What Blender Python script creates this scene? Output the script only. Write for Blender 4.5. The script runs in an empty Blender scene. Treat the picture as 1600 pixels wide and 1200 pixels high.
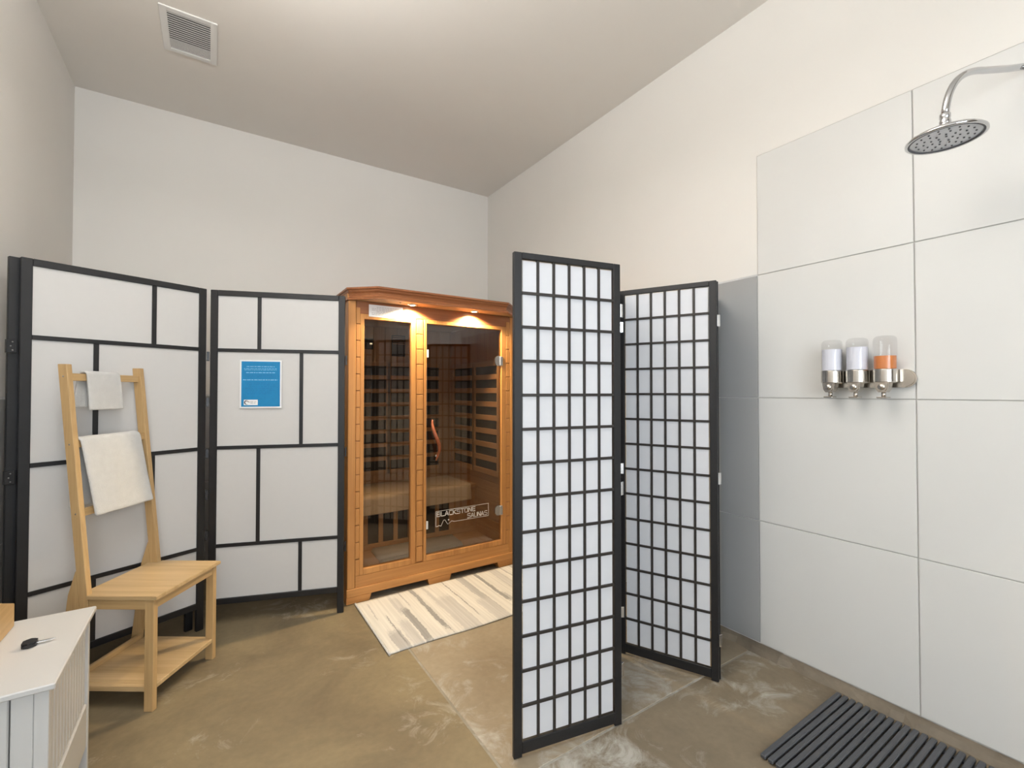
import bpy, bmesh, math, random
from mathutils import Vector, Matrix
from mathutils import noise as mnoise
R = math.radians
random.seed(7)
SC = bpy.context.scene
COL = SC.collection

# ---------------------------------------------------------------- camera
cam_d = bpy.data.cameras.new('camera'); cam = bpy.data.objects.new('camera', cam_d); COL.objects.link(cam)
cam_d.sensor_width = 36.0; cam_d.sensor_fit = 'HORIZONTAL'; cam_d.lens = 716.0 / 1600 * 36
cam_d.clip_start = 0.02; cam_d.clip_end = 100
cam.location = (0, 0, 1.285)
cam.rotation_euler = (R(90) + math.atan(11 / 716), 0, -R(33.28))
SC.camera = cam

# ---------------------------------------------------------------- world, lights, exposure
SC.view_settings.view_transform = 'Standard'; SC.view_settings.look = 'None'
SC.view_settings.gamma = 1.0; SC.view_settings.use_curve_mapping = False
SC.view_settings.exposure = 0.0
w = bpy.data.worlds.new('sky'); SC.world = w; w.use_nodes = True
wn = w.node_tree.nodes; wl = w.node_tree.links
bg = wn['Background']
bg.inputs['Color'].default_value = (0.72, 0.84, 1.0, 1); bg.inputs['Strength'].default_value = 2.0

def area(name, loc, rot, sx, sy, power, color):
    d = bpy.data.lights.new(name, 'AREA'); d.shape = 'RECTANGLE'; d.size = sx; d.size_y = sy
    d.energy = power; d.color = color
    o = bpy.data.objects.new(name, d); o.location = loc; o.rotation_euler = rot; COL.objects.link(o)
    return o
# daylight falling through the window in the wall behind the camera
area('window_daylight', (0.25, -1.86, 1.55), (R(90), 0, 0), 1.75, 1.9, 82, (0.92, 0.965, 1.0))
# unseen hanging fill lamp added above the view: light up to the ceiling and down
area('fill_uplight', (-0.05, 1.04, 2.765), (R(180), 0, 0), 0.42, 1.25, 60, (1.0, 0.985, 0.965))
area('fill_downlight', (-0.05, 1.04, 2.688), (0, 0, 0), 0.42, 1.25, 9, (1.0, 0.985, 0.965))

# ---------------------------------------------------------------- helpers
class MB:
    def __init__(s): s.bm = bmesh.new()
    def box(s, x0, x1, y0, y1, z0, z1, bev=0.0, seg=1):
        vs = [s.bm.verts.new((x, y, z)) for z in (z0, z1) for y in (y0, y1) for x in (x0, x1)]
        fs = [s.bm.faces.new([vs[i] for i in f]) for f in ((0,2,3,1),(4,5,7,6),(0,1,5,4),(2,6,7,3),(0,4,6,2),(1,3,7,5))]
        if bev > 0:
            es = list({e for f in fs for e in f.edges})
            bmesh.ops.bevel(s.bm, geom=es, offset=bev, segments=seg, affect='EDGES', profile=0.5)
        return s
    def quadbox(s, pts8, bev=0.0):
        vs = [s.bm.verts.new(p) for p in pts8]      # bottom 4 then top 4, same turn
        fs = [s.bm.faces.new([vs[i] for i in f]) for f in ((3,2,1,0),(4,5,6,7),(0,1,5,4),(1,2,6,5),(2,3,7,6),(3,0,4,7))]
        if bev > 0:
            es = list({e for f in fs for e in f.edges})
            bmesh.ops.bevel(s.bm, geom=es, offset=bev, segments=1, affect='EDGES')
        return s
    def prism(s, pts, h0, h1, axis='z', bev=0.0):
        def P(p, h):
            return {'z': (p[0], p[1], h), 'y': (p[0], h, p[1]), 'x': (h, p[0], p[1])}[axis]
        a = [s.bm.verts.new(P(p, h0)) for p in pts]; b = [s.bm.verts.new(P(p, h1)) for p in pts]
        n = len(pts); fs = [s.bm.faces.new(a[::-1]), s.bm.faces.new(b)]
        for i in range(n): fs.append(s.bm.faces.new((a[i], a[(i+1) % n], b[(i+1) % n], b[i])))
        if bev > 0:
            es = list(set(fs[0].edges) | set(fs[1].edges))
            bmesh.ops.bevel(s.bm, geom=es, offset=bev, segments=2, affect='EDGES')
        return s
    def tube(s, path, r, seg=12, cap=True, rs=None):
        path = [Vector(p) for p in path]; rings = []; ref = None
        for i, p in enumerate(path):
            t = (path[min(i+1, len(path)-1)] - path[max(i-1, 0)]).normalized()
            if ref is None:
                ref = t.orthogonal().normalized()
            ref = (ref - t * ref.dot(t)).normalized(); b = t.cross(ref)
            rr = rs[i] if rs else r
            rings.append([s.bm.verts.new(p + ref*math.cos(a)*rr + b*math.sin(a)*rr) for a in [2*math.pi*k/seg for k in range(seg)]])
        for A, B in zip(rings, rings[1:]):
            for k in range(seg):
                s.bm.faces.new((A[k], A[(k+1) % seg], B[(k+1) % seg], B[k])).smooth = True
        if cap:
            s.bm.faces.new(rings[0][::-1]); s.bm.faces.new(rings[-1])
        return s
    def lathe(s, prof, c=(0, 0, 0), seg=32, M=None, smooth=True):
        M = M or Matrix(); c = Vector(c); rings = []
        for r, z in prof:
            if r < 1e-6: rings.append([s.bm.verts.new(c + M @ Vector((0, 0, z)))])
            else: rings.append([s.bm.verts.new(c + M @ Vector((r*math.cos(2*math.pi*k/seg), r*math.sin(2*math.pi*k/seg), z))) for k in range(seg)])
        for A, B in zip(rings, rings[1:]):
            for k in range(seg):
                a, a2, b, b2 = A[k % len(A)], A[(k+1) % len(A)], B[k % len(B)], B[(k+1) % len(B)]
                vs = []
                for v in (a, a2, b2, b):
                    if v not in vs: vs.append(v)
                if len(vs) > 2: s.bm.faces.new(vs).smooth = smooth
        return s
    def build(s, name, mat, parent=None, smooth=False):
        bmesh.ops.recalc_face_normals(s.bm, faces=s.bm.faces)
        me = bpy.data.meshes.new(name); s.bm.to_mesh(me); s.bm.free()
        if smooth:
            for p in me.polygons: p.use_smooth = True
        me.materials.append(mat)
        o = bpy.data.objects.new(name, me); COL.objects.link(o)
        if parent is not None: o.parent = parent
        return o

def tag(o, label=None, cat=None, group=None, kind=None):
    if label: o['label'] = label
    if cat: o['category'] = cat
    if group: o['group'] = group
    if kind: o['kind'] = kind
    return o
def thing(name, label, cat, loc=(0, 0, 0), rz=0.0, group=None):
    o = bpy.data.objects.new(name, None); COL.objects.link(o); o.location = loc; o.rotation_euler = (0, 0, rz)
    o.empty_display_size = 0.05
    return tag(o, label, cat, group)
def piece(name, me, parent, loc=(0, 0, 0), label=None):
    o = bpy.data.objects.new(name, me); COL.objects.link(o); o.parent = parent; o.location = loc
    if label: o['label'] = label
    return o

def new_mat(name):
    m = bpy.data.materials.new(name); m.use_nodes = True
    return m, m.node_tree.nodes, m.node_tree.links, m.node_tree.nodes['Principled BSDF']
def pmat(name, col, rough=0.5, var=0.04, scale=6.0, bump=0.0, bscale=60.0, metal=0.0, spec=0.5, stretch=(1, 1, 1), **kw):
    """plain material whose colour is varied a little by noise"""
    m, n, l, b = new_mat(name)
    tc = n.new('ShaderNodeTexCoord'); mp = n.new('ShaderNodeMapping'); mp.inputs['Scale'].default_value = stretch
    l.new(tc.outputs['Object'], mp.inputs['Vector'])
    nz = n.new('ShaderNodeTexNoise'); nz.inputs['Scale'].default_value = scale; nz.inputs['Detail'].default_value = 5
    l.new(mp.outputs['Vector'], nz.inputs['Vector'])
    rp = n.new('ShaderNodeValToRGB')
    rp.color_ramp.elements[0].position = 0.3; rp.color_ramp.elements[1].position = 0.7
    rp.color_ramp.elements[0].color = tuple(max(0, c*(1-var)) for c in col) + (1,)
    rp.color_ramp.elements[1].color = tuple(min(1, c*(1+var)) for c in col) + (1,)
    l.new(nz.outputs['Fac'], rp.inputs['Fac']); l.new(rp.outputs['Color'], b.inputs['Base Color'])
    b.inputs['Roughness'].default_value = rough; b.inputs['Metallic'].default_value = metal
    b.inputs['Specular IOR Level'].default_value = spec
    if bump > 0:
        bn = n.new('ShaderNodeTexNoise'); bn.inputs['Scale'].default_value = bscale; bn.inputs['Detail'].default_value = 4
        l.new(mp.outputs['Vector'], bn.inputs['Vector'])
        bp = n.new('ShaderNodeBump'); bp.inputs['Strength'].default_value = bump; bp.inputs['Distance'].default_value = 0.01
        l.new(bn.outputs['Fac'], bp.inputs['Height']); l.new(bp.outputs['Normal'], b.inputs['Normal'])
    for k, v in kw.items(): b.inputs[k].default_value = v
    return m
def wood(name, dark, light, axis='x', rough=0.42, fine=90.0, strips=0.0, sx='y'):
    """wood with grain running along the given local axis"""
    m, n, l, b = new_mat(name)
    tc = n.new('ShaderNodeTexCoord'); mp = n.new('ShaderNodeMapping')
    s = [fine, fine, fine]; s['xyz'.index(axis)] = fine * 0.03
    mp.inputs['Scale'].default_value = s
    l.new(tc.outputs['Object'], mp.inputs['Vector'])
    nz = n.new('ShaderNodeTexNoise'); nz.inputs['Scale'].default_value = 1.0; nz.inputs['Detail'].default_value = 5; nz.inputs['Roughness'].default_value = 0.6
    l.new(mp.outputs['Vector'], nz.inputs['Vector'])
    mp2 = n.new('ShaderNodeMapping'); s2 = [11, 11, 11]; s2['xyz'.index(axis)] = 0.6; mp2.inputs['Scale'].default_value = s2
    l.new(tc.outputs['Object'], mp2.inputs['Vector'])
    n2 = n.new('ShaderNodeTexNoise'); n2.inputs['Scale'].default_value = 1.0; n2.inputs['Detail'].default_value = 3
    l.new(mp2.outputs['Vector'], n2.inputs['Vector'])
    mx = n.new('ShaderNodeMath'); mx.operation = 'ADD'
    h1 = n.new('ShaderNodeMath'); h1.operation = 'MULTIPLY'; h1.inputs[1].default_value = 0.5; l.new(nz.outputs['Fac'], h1.inputs[0])
    h2 = n.new('ShaderNodeMath'); h2.operation = 'MULTIPLY'; h2.inputs[1].default_value = 0.5; l.new(n2.outputs['Fac'], h2.inputs[0])
    l.new(h1.outputs[0], mx.inputs[0]); l.new(h2.outputs[0], mx.inputs[1])
    src = mx.outputs[0]
    if strips > 0:
        sp = n.new('ShaderNodeSeparateXYZ'); l.new(tc.outputs['Object'], sp.inputs[0])
        dv = n.new('ShaderNodeMath'); dv.operation = 'DIVIDE'; dv.inputs[1].default_value = strips; l.new(sp.outputs['XYZ'.index(sx.upper())], dv.inputs[0])
        fl = n.new('ShaderNodeMath'); fl.operation = 'FLOOR'; l.new(dv.outputs[0], fl.inputs[0])
        wn_ = n.new('ShaderNodeTexWhiteNoise'); wn_.noise_dimensions = '1D'; l.new(fl.outputs[0], wn_.inputs['W'])
        ml = n.new('ShaderNodeMath'); ml.operation = 'MULTIPLY_ADD'; ml.inputs[1].default_value = 0.16; ml.inputs[2].default_value = -0.08
        l.new(wn_.outputs['Value'], ml.inputs[0])
        ad = n.new('ShaderNodeMath'); ad.operation = 'ADD'; l.new(src, ad.inputs[0]); l.new(ml.outputs[0], ad.inputs[1]); src = ad.outputs[0]
    rp = n.new('ShaderNodeValToRGB'); rp.color_ramp.elements[0].position = 0.32; rp.color_ramp.elements[1].position = 0.68
    rp.color_ramp.elements[0].color = dark + (1,); rp.color_ramp.elements[1].color = light + (1,)
    l.new(src, rp.inputs['Fac']); l.new(rp.outputs['Color'], b.inputs['Base Color'])
    b.inputs['Roughness'].default_value = rough; b.inputs['Specular IOR Level'].default_value = 0.4
    bp = n.new('ShaderNodeBump'); bp.inputs['Strength'].default_value = 0.08; bp.inputs['Distance'].default_value = 0.003
    l.new(nz.outputs['Fac'], bp.inputs['Height']); l.new(bp.outputs['Normal'], b.inputs['Normal'])
    return m
def glass(name, tint, ior=1.5, rough=0.0, gl=1.0):
    """thin pane: tinted see-through mixed with a mirror reflection by the pane's own fresnel"""
    m, n, l, b = new_mat(name); n.remove(b)
    tr = n.new('ShaderNodeBsdfTransparent'); tr.inputs['Color'].default_value = tint + (1,)
    g = n.new('ShaderNodeBsdfGlossy'); g.inputs['Roughness'].default_value = rough; g.inputs['Color'].default_value = (gl, gl, gl, 1)
    fr = n.new('ShaderNodeFresnel')
    ge = n.new('ShaderNodeNewGeometry'); mr = n.new('ShaderNodeMapRange')      # same reflectance on both faces of the thin pane
    mr.inputs[3].default_value = ior; mr.inputs[4].default_value = 1/ior
    l.new(ge.outputs['Backfacing'], mr.inputs[0]); l.new(mr.outputs[0], fr.inputs['IOR'])
    mx = n.new('ShaderNodeMixShader')
    l.new(fr.outputs[0], mx.inputs[0]); l.new(tr.outputs[0], mx.inputs[1]); l.new(g.outputs[0], mx.inputs[2])
    l.new(mx.outputs[0], n['Material Output'].inputs['Surface'])
    return m
def emit(name, col, s):
    m, n, l, b = new_mat(name)
    b.inputs['Base Color'].default_value = col + (1,); b.inputs['Emission Color'].default_value = col + (1,)
    b.inputs['Emission Strength'].default_value = s
    return m

M = {}
M['paint'] = pmat('wall_paint', (0.80, 0.775, 0.735), 0.75, 0.015, 1.5, 0.03, 220, spec=0.3)
M['ceil'] = pmat('ceiling_paint', (0.81, 0.775, 0.725), 0.85, 0.015, 1.5, 0.03, 220, spec=0.2)
M['tile_white'] = pmat('white_tile', (0.70, 0.695, 0.675), 0.35, 0.012, 1.2, 0.0, spec=0.4)
M['tile_grey'] = pmat('grey_tile', (0.36, 0.365, 0.365), 0.5, 0.03, 2.0, 0.03, 200, spec=0.4)
M['grout'] = pmat('grout', (0.56, 0.545, 0.52), 0.9, 0.05, 40)
M['grout_light'] = pmat('light_grout', (0.66, 0.66, 0.65), 0.9, 0.05, 40)
M['black'] = pmat('black_lacquered_wood', (0.012, 0.012, 0.0135), 0.42, 0.1, 20, 0.02, 120, spec=0.5)
M['bar'] = pmat('dark_lattice_wood', (0.028, 0.023, 0.02), 0.42, 0.1, 20)
M['steel'] = pmat('bright_steel', (0.75, 0.75, 0.76), 0.25, 0.03, 10, metal=1.0)
M['brushed'] = pmat('brushed_steel', (0.62, 0.58, 0.53), 0.22, 0.05, 10, 0.02, 300, metal=1.0)
M['chrome'] = pmat('chrome', (0.58, 0.58, 0.59), 0.07, 0.01, 10, metal=1.0)
M['darkmetal'] = pmat('black_hinge_metal', (0.03, 0.03, 0.032), 0.35, 0.05, 10, metal=0.6)
M['screw'] = pmat('grey_screw_metal', (0.22, 0.22, 0.22), 0.35, 0.05, 10, metal=0.8)
def paper(name, col):
    m, n, l, b = new_mat(name)
    tc = n.new('ShaderNodeTexCoord'); nz = n.new('ShaderNodeTexNoise'); nz.inputs['Scale'].default_value = 30; nz.inputs['Detail'].default_value = 6
    l.new(tc.outputs['Object'], nz.inputs['Vector'])
    rp = n.new('ShaderNodeValToRGB'); rp.color_ramp.elements[0].color = tuple(c*0.97 for c in col) + (1,); rp.color_ramp.elements[1].color = col + (1,)
    l.new(nz.outputs['Fac'], rp.inputs['Fac'])
    l.new(rp.outputs['Color'], b.inputs['Base Color']); b.inputs['Roughness'].default_value = 0.7; b.inputs['Specular IOR Level'].default_value = 0.3
    t = n.new('ShaderNodeBsdfTranslucent'); l.new(rp.outputs['Color'], t.inputs['Color'])
    mx = n.new('ShaderNodeMixShader'); mx.inputs[0].default_value = 0.15
    l.new(b.outputs[0], mx.inputs[1]); l.new(t.outputs[0], mx.inputs[2]); l.new(mx.outputs[0], n['Material Output'].inputs['Surface'])
    return m
M['paper'] = paper('rice_paper', (0.75, 0.76, 0.795))
M['canvas'] = paper('white_fabric_panel', (0.70, 0.69, 0.68))
for a in 'xyz':
    M['bamboo_' + a] = wood('bamboo_grain_' + a, (0.43, 0.275, 0.12), (0.62, 0.42, 0.205), a, 0.45, 110)
    M['cedar_' + a] = wood('cedar_grain_' + a, (0.40, 0.165, 0.048), (0.63, 0.305, 0.095), a, 0.4, 70)
    M['hemlock_' + a] = wood('hemlock_grain_' + a, (0.42, 0.235, 0.115), (0.58, 0.36, 0.19), a, 0.55, 70)
M['bamboo_seat'] = wood('bamboo_strips', (0.44, 0.30, 0.145), (0.61, 0.435, 0.235), 'y', 0.42, 120, 0.022, 'x')
M['cedar_dark'] = wood('cedar_dark', (0.235, 0.082, 0.032), (0.39, 0.155, 0.062), 'x', 0.35, 60)
M['heater'] = pmat('carbon_heater', (0.035, 0.034, 0.036), 0.55, 0.15, 20)
M['sauna_glass'] = glass('bronze_glass', (0.79, 0.745, 0.69), 1.6)
M['clear'] = glass('clear_plastic', (0.93, 0.93, 0.93), 1.45)
M['window_glass'] = glass('window_glass', (0.96, 0.97, 0.97), 1.5)
M['towel'] = pmat('white_terry', (0.72, 0.715, 0.70), 0.95, 0.03, 40, 0.7, 420, spec=0.1, **{'Sheen Weight': 0.3})
M['linen'] = pmat('cream_linen', (0.66, 0.57, 0.45), 0.9, 0.04, 30, 0.25, 300, spec=0.1)
M['white_paint'] = pmat('white_cabinet_paint', (0.56, 0.555, 0.545), 0.4, 0.01, 3, spec=0.4)
M['sun_white'] = pmat('white_printed_paper', (0.82, 0.83, 0.84), 0.7, 0.01, 10)
M['blue'] = pmat('cyan_blue_print', (0.0, 0.205, 0.46), 0.6, 0.05, 30)
M['paleblue'] = pmat('pale_blue_print', (0.28, 0.55, 0.80), 0.6, 0.1, 60)
M['deepblue'] = pmat('deep_blue_print', (0.0, 0.13, 0.36), 0.6, 0.1, 60)
M['ink'] = pmat('dark_ink', (0.02, 0.02, 0.03), 0.6, 0.1, 60)
M['greyink'] = pmat('grey_ink', (0.42, 0.41, 0.40), 0.6, 0.1, 60)
M['decal'] = pmat('white_decal', (0.85, 0.80, 0.74), 0.6, 0.02, 60)
M['keyplastic'] = pmat('black_key_plastic', (0.012, 0.012, 0.014), 0.4, 0.1, 60)
M['rubber'] = pmat('grey_rubber', (0.075, 0.078, 0.085), 0.5, 0.08, 30, 0.05, 200)
M['ventplastic'] = pmat('vent_white', (0.80, 0.79, 0.77), 0.45, 0.02, 8)
M['dark'] = pmat('dark_cavity', (0.05, 0.05, 0.05), 0.8, 0.1, 8)
M['lotion'] = pmat('white_lotion', (0.80, 0.81, 0.90), 0.4, 0.01, 8)
M['amber'] = pmat('orange_soap', (0.86, 0.30, 0.09), 0.25, 0.04, 8, **{'Transmission Weight': 0.25})
M['nozzle'] = pmat('nozzle_rubber', (0.12, 0.12, 0.13), 0.6, 0.05, 8)
M['sprayface'] = pmat('spray_face', (0.58, 0.59, 0.62), 0.3, 0.02, 8, metal=0.4)
M['added_door_brown'] = wood('added_brown_door', (0.09, 0.05, 0.03), (0.15, 0.09, 0.05), 'z', 0.4, 50)
M['bulb'] = emit('lit_lamp', (1.0, 0.80, 0.50), 40.0)
M['led'] = emit('panel_led', (0.9, 0.8, 0.55), 1.5)
M['red'] = pmat('reddish_handle_wood', (0.27, 0.075, 0.03), 0.25, 0.2, 30, spec=0.6)

def concrete(name, base, dark, chalk, amt, seed):
    m, n, l, b = new_mat(name)
    tc = n.new('ShaderNodeTexCoord'); mp = n.new('ShaderNodeMapping'); mp.inputs['Location'].default_value = (seed, seed*1.7, 0)
    l.new(tc.outputs['Object'], mp.inputs['Vector'])
    a = n.new('ShaderNodeTexNoise'); a.inputs['Scale'].default_value = 1.6; a.inputs['Detail'].default_value = 8; a.inputs['Roughness'].default_value = 0.62; a.inputs['Distortion'].default_value = 0.6
    l.new(mp.outputs['Vector'], a.inputs['Vector'])
    rp = n.new('ShaderNodeValToRGB'); rp.color_ramp.elements[0].position = 0.34; rp.color_ramp.elements[1].position = 0.68
    rp.color_ramp.elements[0].color = dark + (1,); rp.color_ramp.elements[1].color = base + (1,)
    l.new(a.outputs['Fac'], rp.inputs['Fac'])
    # chalky scuffs
    s = n.new('ShaderNodeTexNoise'); s.inputs['Scale'].default_value = 5.5; s.inputs['Detail'].default_value = 12; s.inputs['Roughness'].default_value = 0.75; s.inputs['Distortion'].default_value = 1.6
    l.new(mp.outputs['Vector'], s.inputs['Vector'])
    s2 = n.new('ShaderNodeTexNoise'); s2.inputs['Scale'].default_value = 1.9; s2.inputs['Detail'].default_value = 3
    l.new(mp.outputs['Vector'], s2.inputs['Vector'])
    mu = n.new('ShaderNodeMath'); mu.operation = 'MULTIPLY'; l.new(s.outputs['Fac'], mu.inputs[0]); l.new(s2.outputs['Fac'], mu.inputs[1])
    r2 = n.new('ShaderNodeValToRGB'); r2.color_ramp.elements[0].position = 0.345 - amt*0.14; r2.color_ramp.elements[1].position = 0.47 - amt*0.14
    r2.color_ramp.elements[0].color = (0, 0, 0, 1); r2.color_ramp.elements[1].color = (0.75, 0.75, 0.75, 1)
    l.new(mu.outputs[0], r2.inputs['Fac'])
    mx = n.new('ShaderNodeMix'); mx.data_type = 'RGBA'; l.new(r2.outputs['Color'], mx.inputs[0]); l.new(rp.outputs['Color'], mx.inputs[6]); mx.inputs[7].default_value = chalk + (1,)
    # fine speckle
    f = n.new('ShaderNodeTexNoise'); f.inputs['Scale'].default_value = 38; f.inputs['Detail'].default_value = 6; l.new(mp.outputs['Vector'], f.inputs['Vector'])
    fr = n.new('ShaderNodeMapRange'); fr.inputs[3].default_value = 0.86; fr.inputs[4].default_value = 1.14; l.new(f.outputs['Fac'], fr.inputs[0])
    m2 = n.new('ShaderNodeVectorMath'); m2.operation = 'SCALE'; l.new(mx.outputs[2], m2.inputs[0]); l.new(fr.outputs[0], m2.inputs['Scale'])
    l.new(m2.outputs[0], b.inputs['Base Color'])
    rr = n.new('ShaderNodeMapRange'); rr.inputs[3].default_value = 0.42; rr.inputs[4].default_value = 0.75; l.new(s.outputs['Fac'], rr.inputs[0]); l.new(rr.outputs[0], b.inputs['Roughness'])
    b.inputs['Specular IOR Level'].default_value = 0.35
    bp = n.new('ShaderNodeBump'); bp.inputs['Strength'].default_value = 0.15; bp.inputs['Distance'].default_value = 0.005
    l.new(s.outputs['Fac'], bp.inputs['Height']); l.new(bp.outputs['Normal'], b.inputs['Normal'])
    return m
M['con_a'] = concrete('concrete_main', (0.275, 0.218, 0.128), (0.162, 0.126, 0.078), (0.46, 0.42, 0.35), 0.30, 0.0)
M['con_b'] = concrete('concrete_worn', (0.36, 0.30, 0.215), (0.26, 0.205, 0.14), (0.52, 0.50, 0.46), 0.75, 3.3)
M['con_c'] = concrete('concrete_shower', (0.27, 0.215, 0.145), (0.19, 0.15, 0.10), (0.52, 0.50, 0.45), 0.62, 8.1)
M['con_edge'] = concrete('concrete_edge', (0.25, 0.205, 0.15), (0.10, 0.08, 0.058), (0.42, 0.40, 0.35), 0.4, 5.0)
M['joint'] = concrete('joint_fill', (0.38, 0.35, 0.29), (0.24, 0.21, 0.16), (0.50, 0.48, 0.44), 0.5, 1.0)

# ================================================================ STRUCTURE
XL, XR, YB, YF, ZC = -0.74, 2.29, 3.93, -1.75, 3.22
JX, JY = 0.835, 1.27                                   # control joints in the slab
fl = MB().box(XL-0.15, XR+0.15, YF-0.15, YB+0.15, -0.12, -0.0015).build('floor', M['joint']); tag(fl, kind='structure')
g = 0.005
for nm, (x0, x1, y0, y1), mt in (('slab', (XL-0.1, JX-g, JY+g, YB+0.1), 'con_a'), ('slab', (JX+g, XR+0.1, JY+g, YB+0.1), 'con_b2'),
                                 ('slab', (XL-0.1, JX-g, YF-0.1, JY-g), 'con_a'), ('slab', (JX+g, XR+0.1, YF-0.1, JY-g), 'con_c')):
    if mt == 'con_b2':
        mt = 'con_b'
    MB().box(x0, x1, y0, y1, -0.03, 0.0, 0.0012).build(nm, M[mt], fl)
ce = MB().box(XL-0.15, XR+0.15, YF-0.15, YB+0.15, ZC, ZC+0.12).build('ceiling', M['ceil']); tag(ce, kind='structure')
wb = MB().box(XL-0.15, XR+0.15, YB, YB+0.12, -0.03, ZC).build('wall_back', M['paint']); tag(wb, kind='structure')
wlf = MB().box(XL-0.12, XL, YF, YB, -0.03, ZC).build('wall_left', M['paint']); tag(wlf, kind='structure')
wr = MB().box(XR+0.006, XR+0.13, YF, YB, -0.03, ZC).build('wall_right', M['paint']); tag(wr, kind='structure')
# front wall with a window opening behind the camera
WX0, WX1, WZ0, WZ1 = -0.62, 1.12, 0.65, 2.45
fw = MB(); fw.box(XL-0.15, WX0, YF-0.12, YF, -0.03, ZC).box(WX1, XR+0.15, YF-0.12, YF, -0.03, ZC)
fw.box(WX0, WX1, YF-0.12, YF, -0.03, WZ0).box(WX0, WX1, YF-0.12, YF, WZ1, ZC)
wf = fw.build('wall_front', M['paint']); tag(wf, kind='structure')
wm = MB(); t = 0.05
wm.box(WX0, WX0+t, YF-0.08, YF-0.02, WZ0, WZ1, 0.004).box(WX1-t, WX1, YF-0.08, YF-0.02, WZ0, WZ1, 0.004)
wm.box(WX0+t, WX1-t, YF-0.08, YF-0.02, WZ0, WZ0+t, 0.004).box(WX0+t, WX1-t, YF-0.08, YF-0.02, WZ1-t, WZ1, 0.004)
wm.box(0.225, 0.275, YF-0.08, YF-0.02, WZ0+t, WZ1-t, 0.004)
win = wm.build('window_1', M['white_paint']); tag(win, kind='structure')
for a, b_ in ((WX0+t, 0.225), (0.275, WX1-t)):
    MB().box(a, b_, YF-0.053, YF-0.047, WZ0+t, WZ1-t).build('pane', M['window_glass'], win)
# paint skim above the tiles on the right wall keeps the tile face nearly flush with it
MB().box(XR-0.0, XR+0.0065, YF, 1.24, 2.468, ZC).build('plaster', M['paint'], wr)
MB().box(XR-0.0, XR+0.0065, 1.24, YB, 1.872, ZC).build('plaster', M['paint'], wr)
MB().box(XR+0.0015, XR+0.0065, YF, 1.24, 0.03, 2.468).build('grout', M['grout'], wr)
MB().box(XR+0.0015, XR+0.0065, 1.24, YB, 0.03, 1.872).build('grout', M['grout_light'], wr)
ZR = [0.036, 0.640, 1.2515, 1.8650, 2.4665]
def tile_mesh(wd, h, mt):
    o = MB().box(0, 0.010, -wd/2, wd/2, -h/2, h/2, 0.0012)
    bmesh.ops.recalc_face_normals(o.bm, faces=o.bm.faces)
    me = bpy.data.meshes.new('tile'); o.bm.to_mesh(me); o.bm.free(); me.materials.append(mt); return me
J = 0.0042
cache = {}
def tile(x, y0, y1, z0, z1, mt, par, flip=0):
    k = (round(y1-y0, 3), round(z1-z0, 3), mt)
    if k not in cache: cache[k] = tile_mesh(y1-y0-J, z1-z0-J, M[mt])
    o = piece('tile', cache[k], par, (x, (y0+y1)/2, (z0+z1)/2)); return o
ys = 1.24
while ys > YF + 0.01:
    y0 = max(ys-0.6135, YF)
    for i in range(4): tile(XR-0.004, y0, ys, ZR[i], ZR[i+1], 'tile_white', wr)
    ys = y0
ys = 1.24
while ys < YB - 0.01:
    y1 = min(ys+0.6135, YB)
    for i in range(3): tile(XR-0.0035, ys, y1, ZR[i], ZR[i+1], 'tile_grey', wr)
    ys = y1
# grey wainscot on the left and back walls
MB().box(XL, XL+0.003, YF, YB, 0.02, 1.262).build('grout', M['grout_light'], wlf)
MB().box(XL, XR, YB-0.003, YB, 0.02, 1.262).build('grout', M['grout_light'], wb)
ys = YB
while ys > 0.3:
    y0 = ys-0.6135
    for z0, z1 in ((0.03, 0.640), (0.640, 1.2515)): tile(XL-0.003, y0, ys, z0, z1, 'tile_grey', wlf)
    ys = y0
xs = XL
while xs < XR - 0.01:
    x1 = min(xs+0.6135, XR)
    for z0, z1 in ((0.03, 0.640), (0.640, 1.2515)):
        o = tile(0, xs, x1, z0, z1, 'tile_grey', wb); o.location = ((xs+x1)/2, YB-0.007, (z0+z1)/2); o.rotation_euler = (0, 0, R(90)); o.location.y = YB+0.003-0.010
    xs = x1
# rough concrete edge under the tiles of the right wall
eb = MB(); rnd = random.Random(3); y = YF
pr = []
while y < YB: pr.append(y); y += rnd.uniform(0.03, 0.09)
pr.append(YB)
a_ = [];
for y in pr: a_.append((XR-0.012-rnd.uniform(0, 0.022), y, 0.018+rnd.uniform(-0.004, 0.010)))
vs = [[eb.bm.verts.new((p[0]-0.022, p[1], -0.002)), eb.bm.verts.new(p), eb.bm.verts.new((XR+0.004, p[1], 0.033)), eb.bm.verts.new((XR+0.004, p[1], -0.002))] for p in a_]
for A, B in zip(vs, vs[1:]):
    for k in range(4): eb.bm.faces.new((A[k], A[(k+1) % 4], B[(k+1) % 4], B[k]))
eb.bm.faces.new(vs[0]); eb.bm.faces.new(vs[-1][::-1])
tag(eb.build('trim_1', M['con_edge']), 'rough bare concrete edge under the white shower tiles', kind='structure')

# ================================================================ ROOM DIVIDERS
def unit(a, b):
    d = Vector((b[0]-a[0], b[1]-a[1], 0)); L = d.length; return math.atan2(d.y, d.x), L
def put(o, a, ang): o.location = (a[0], a[1], 0); o.rotation_euler = (0, 0, ang)
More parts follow.
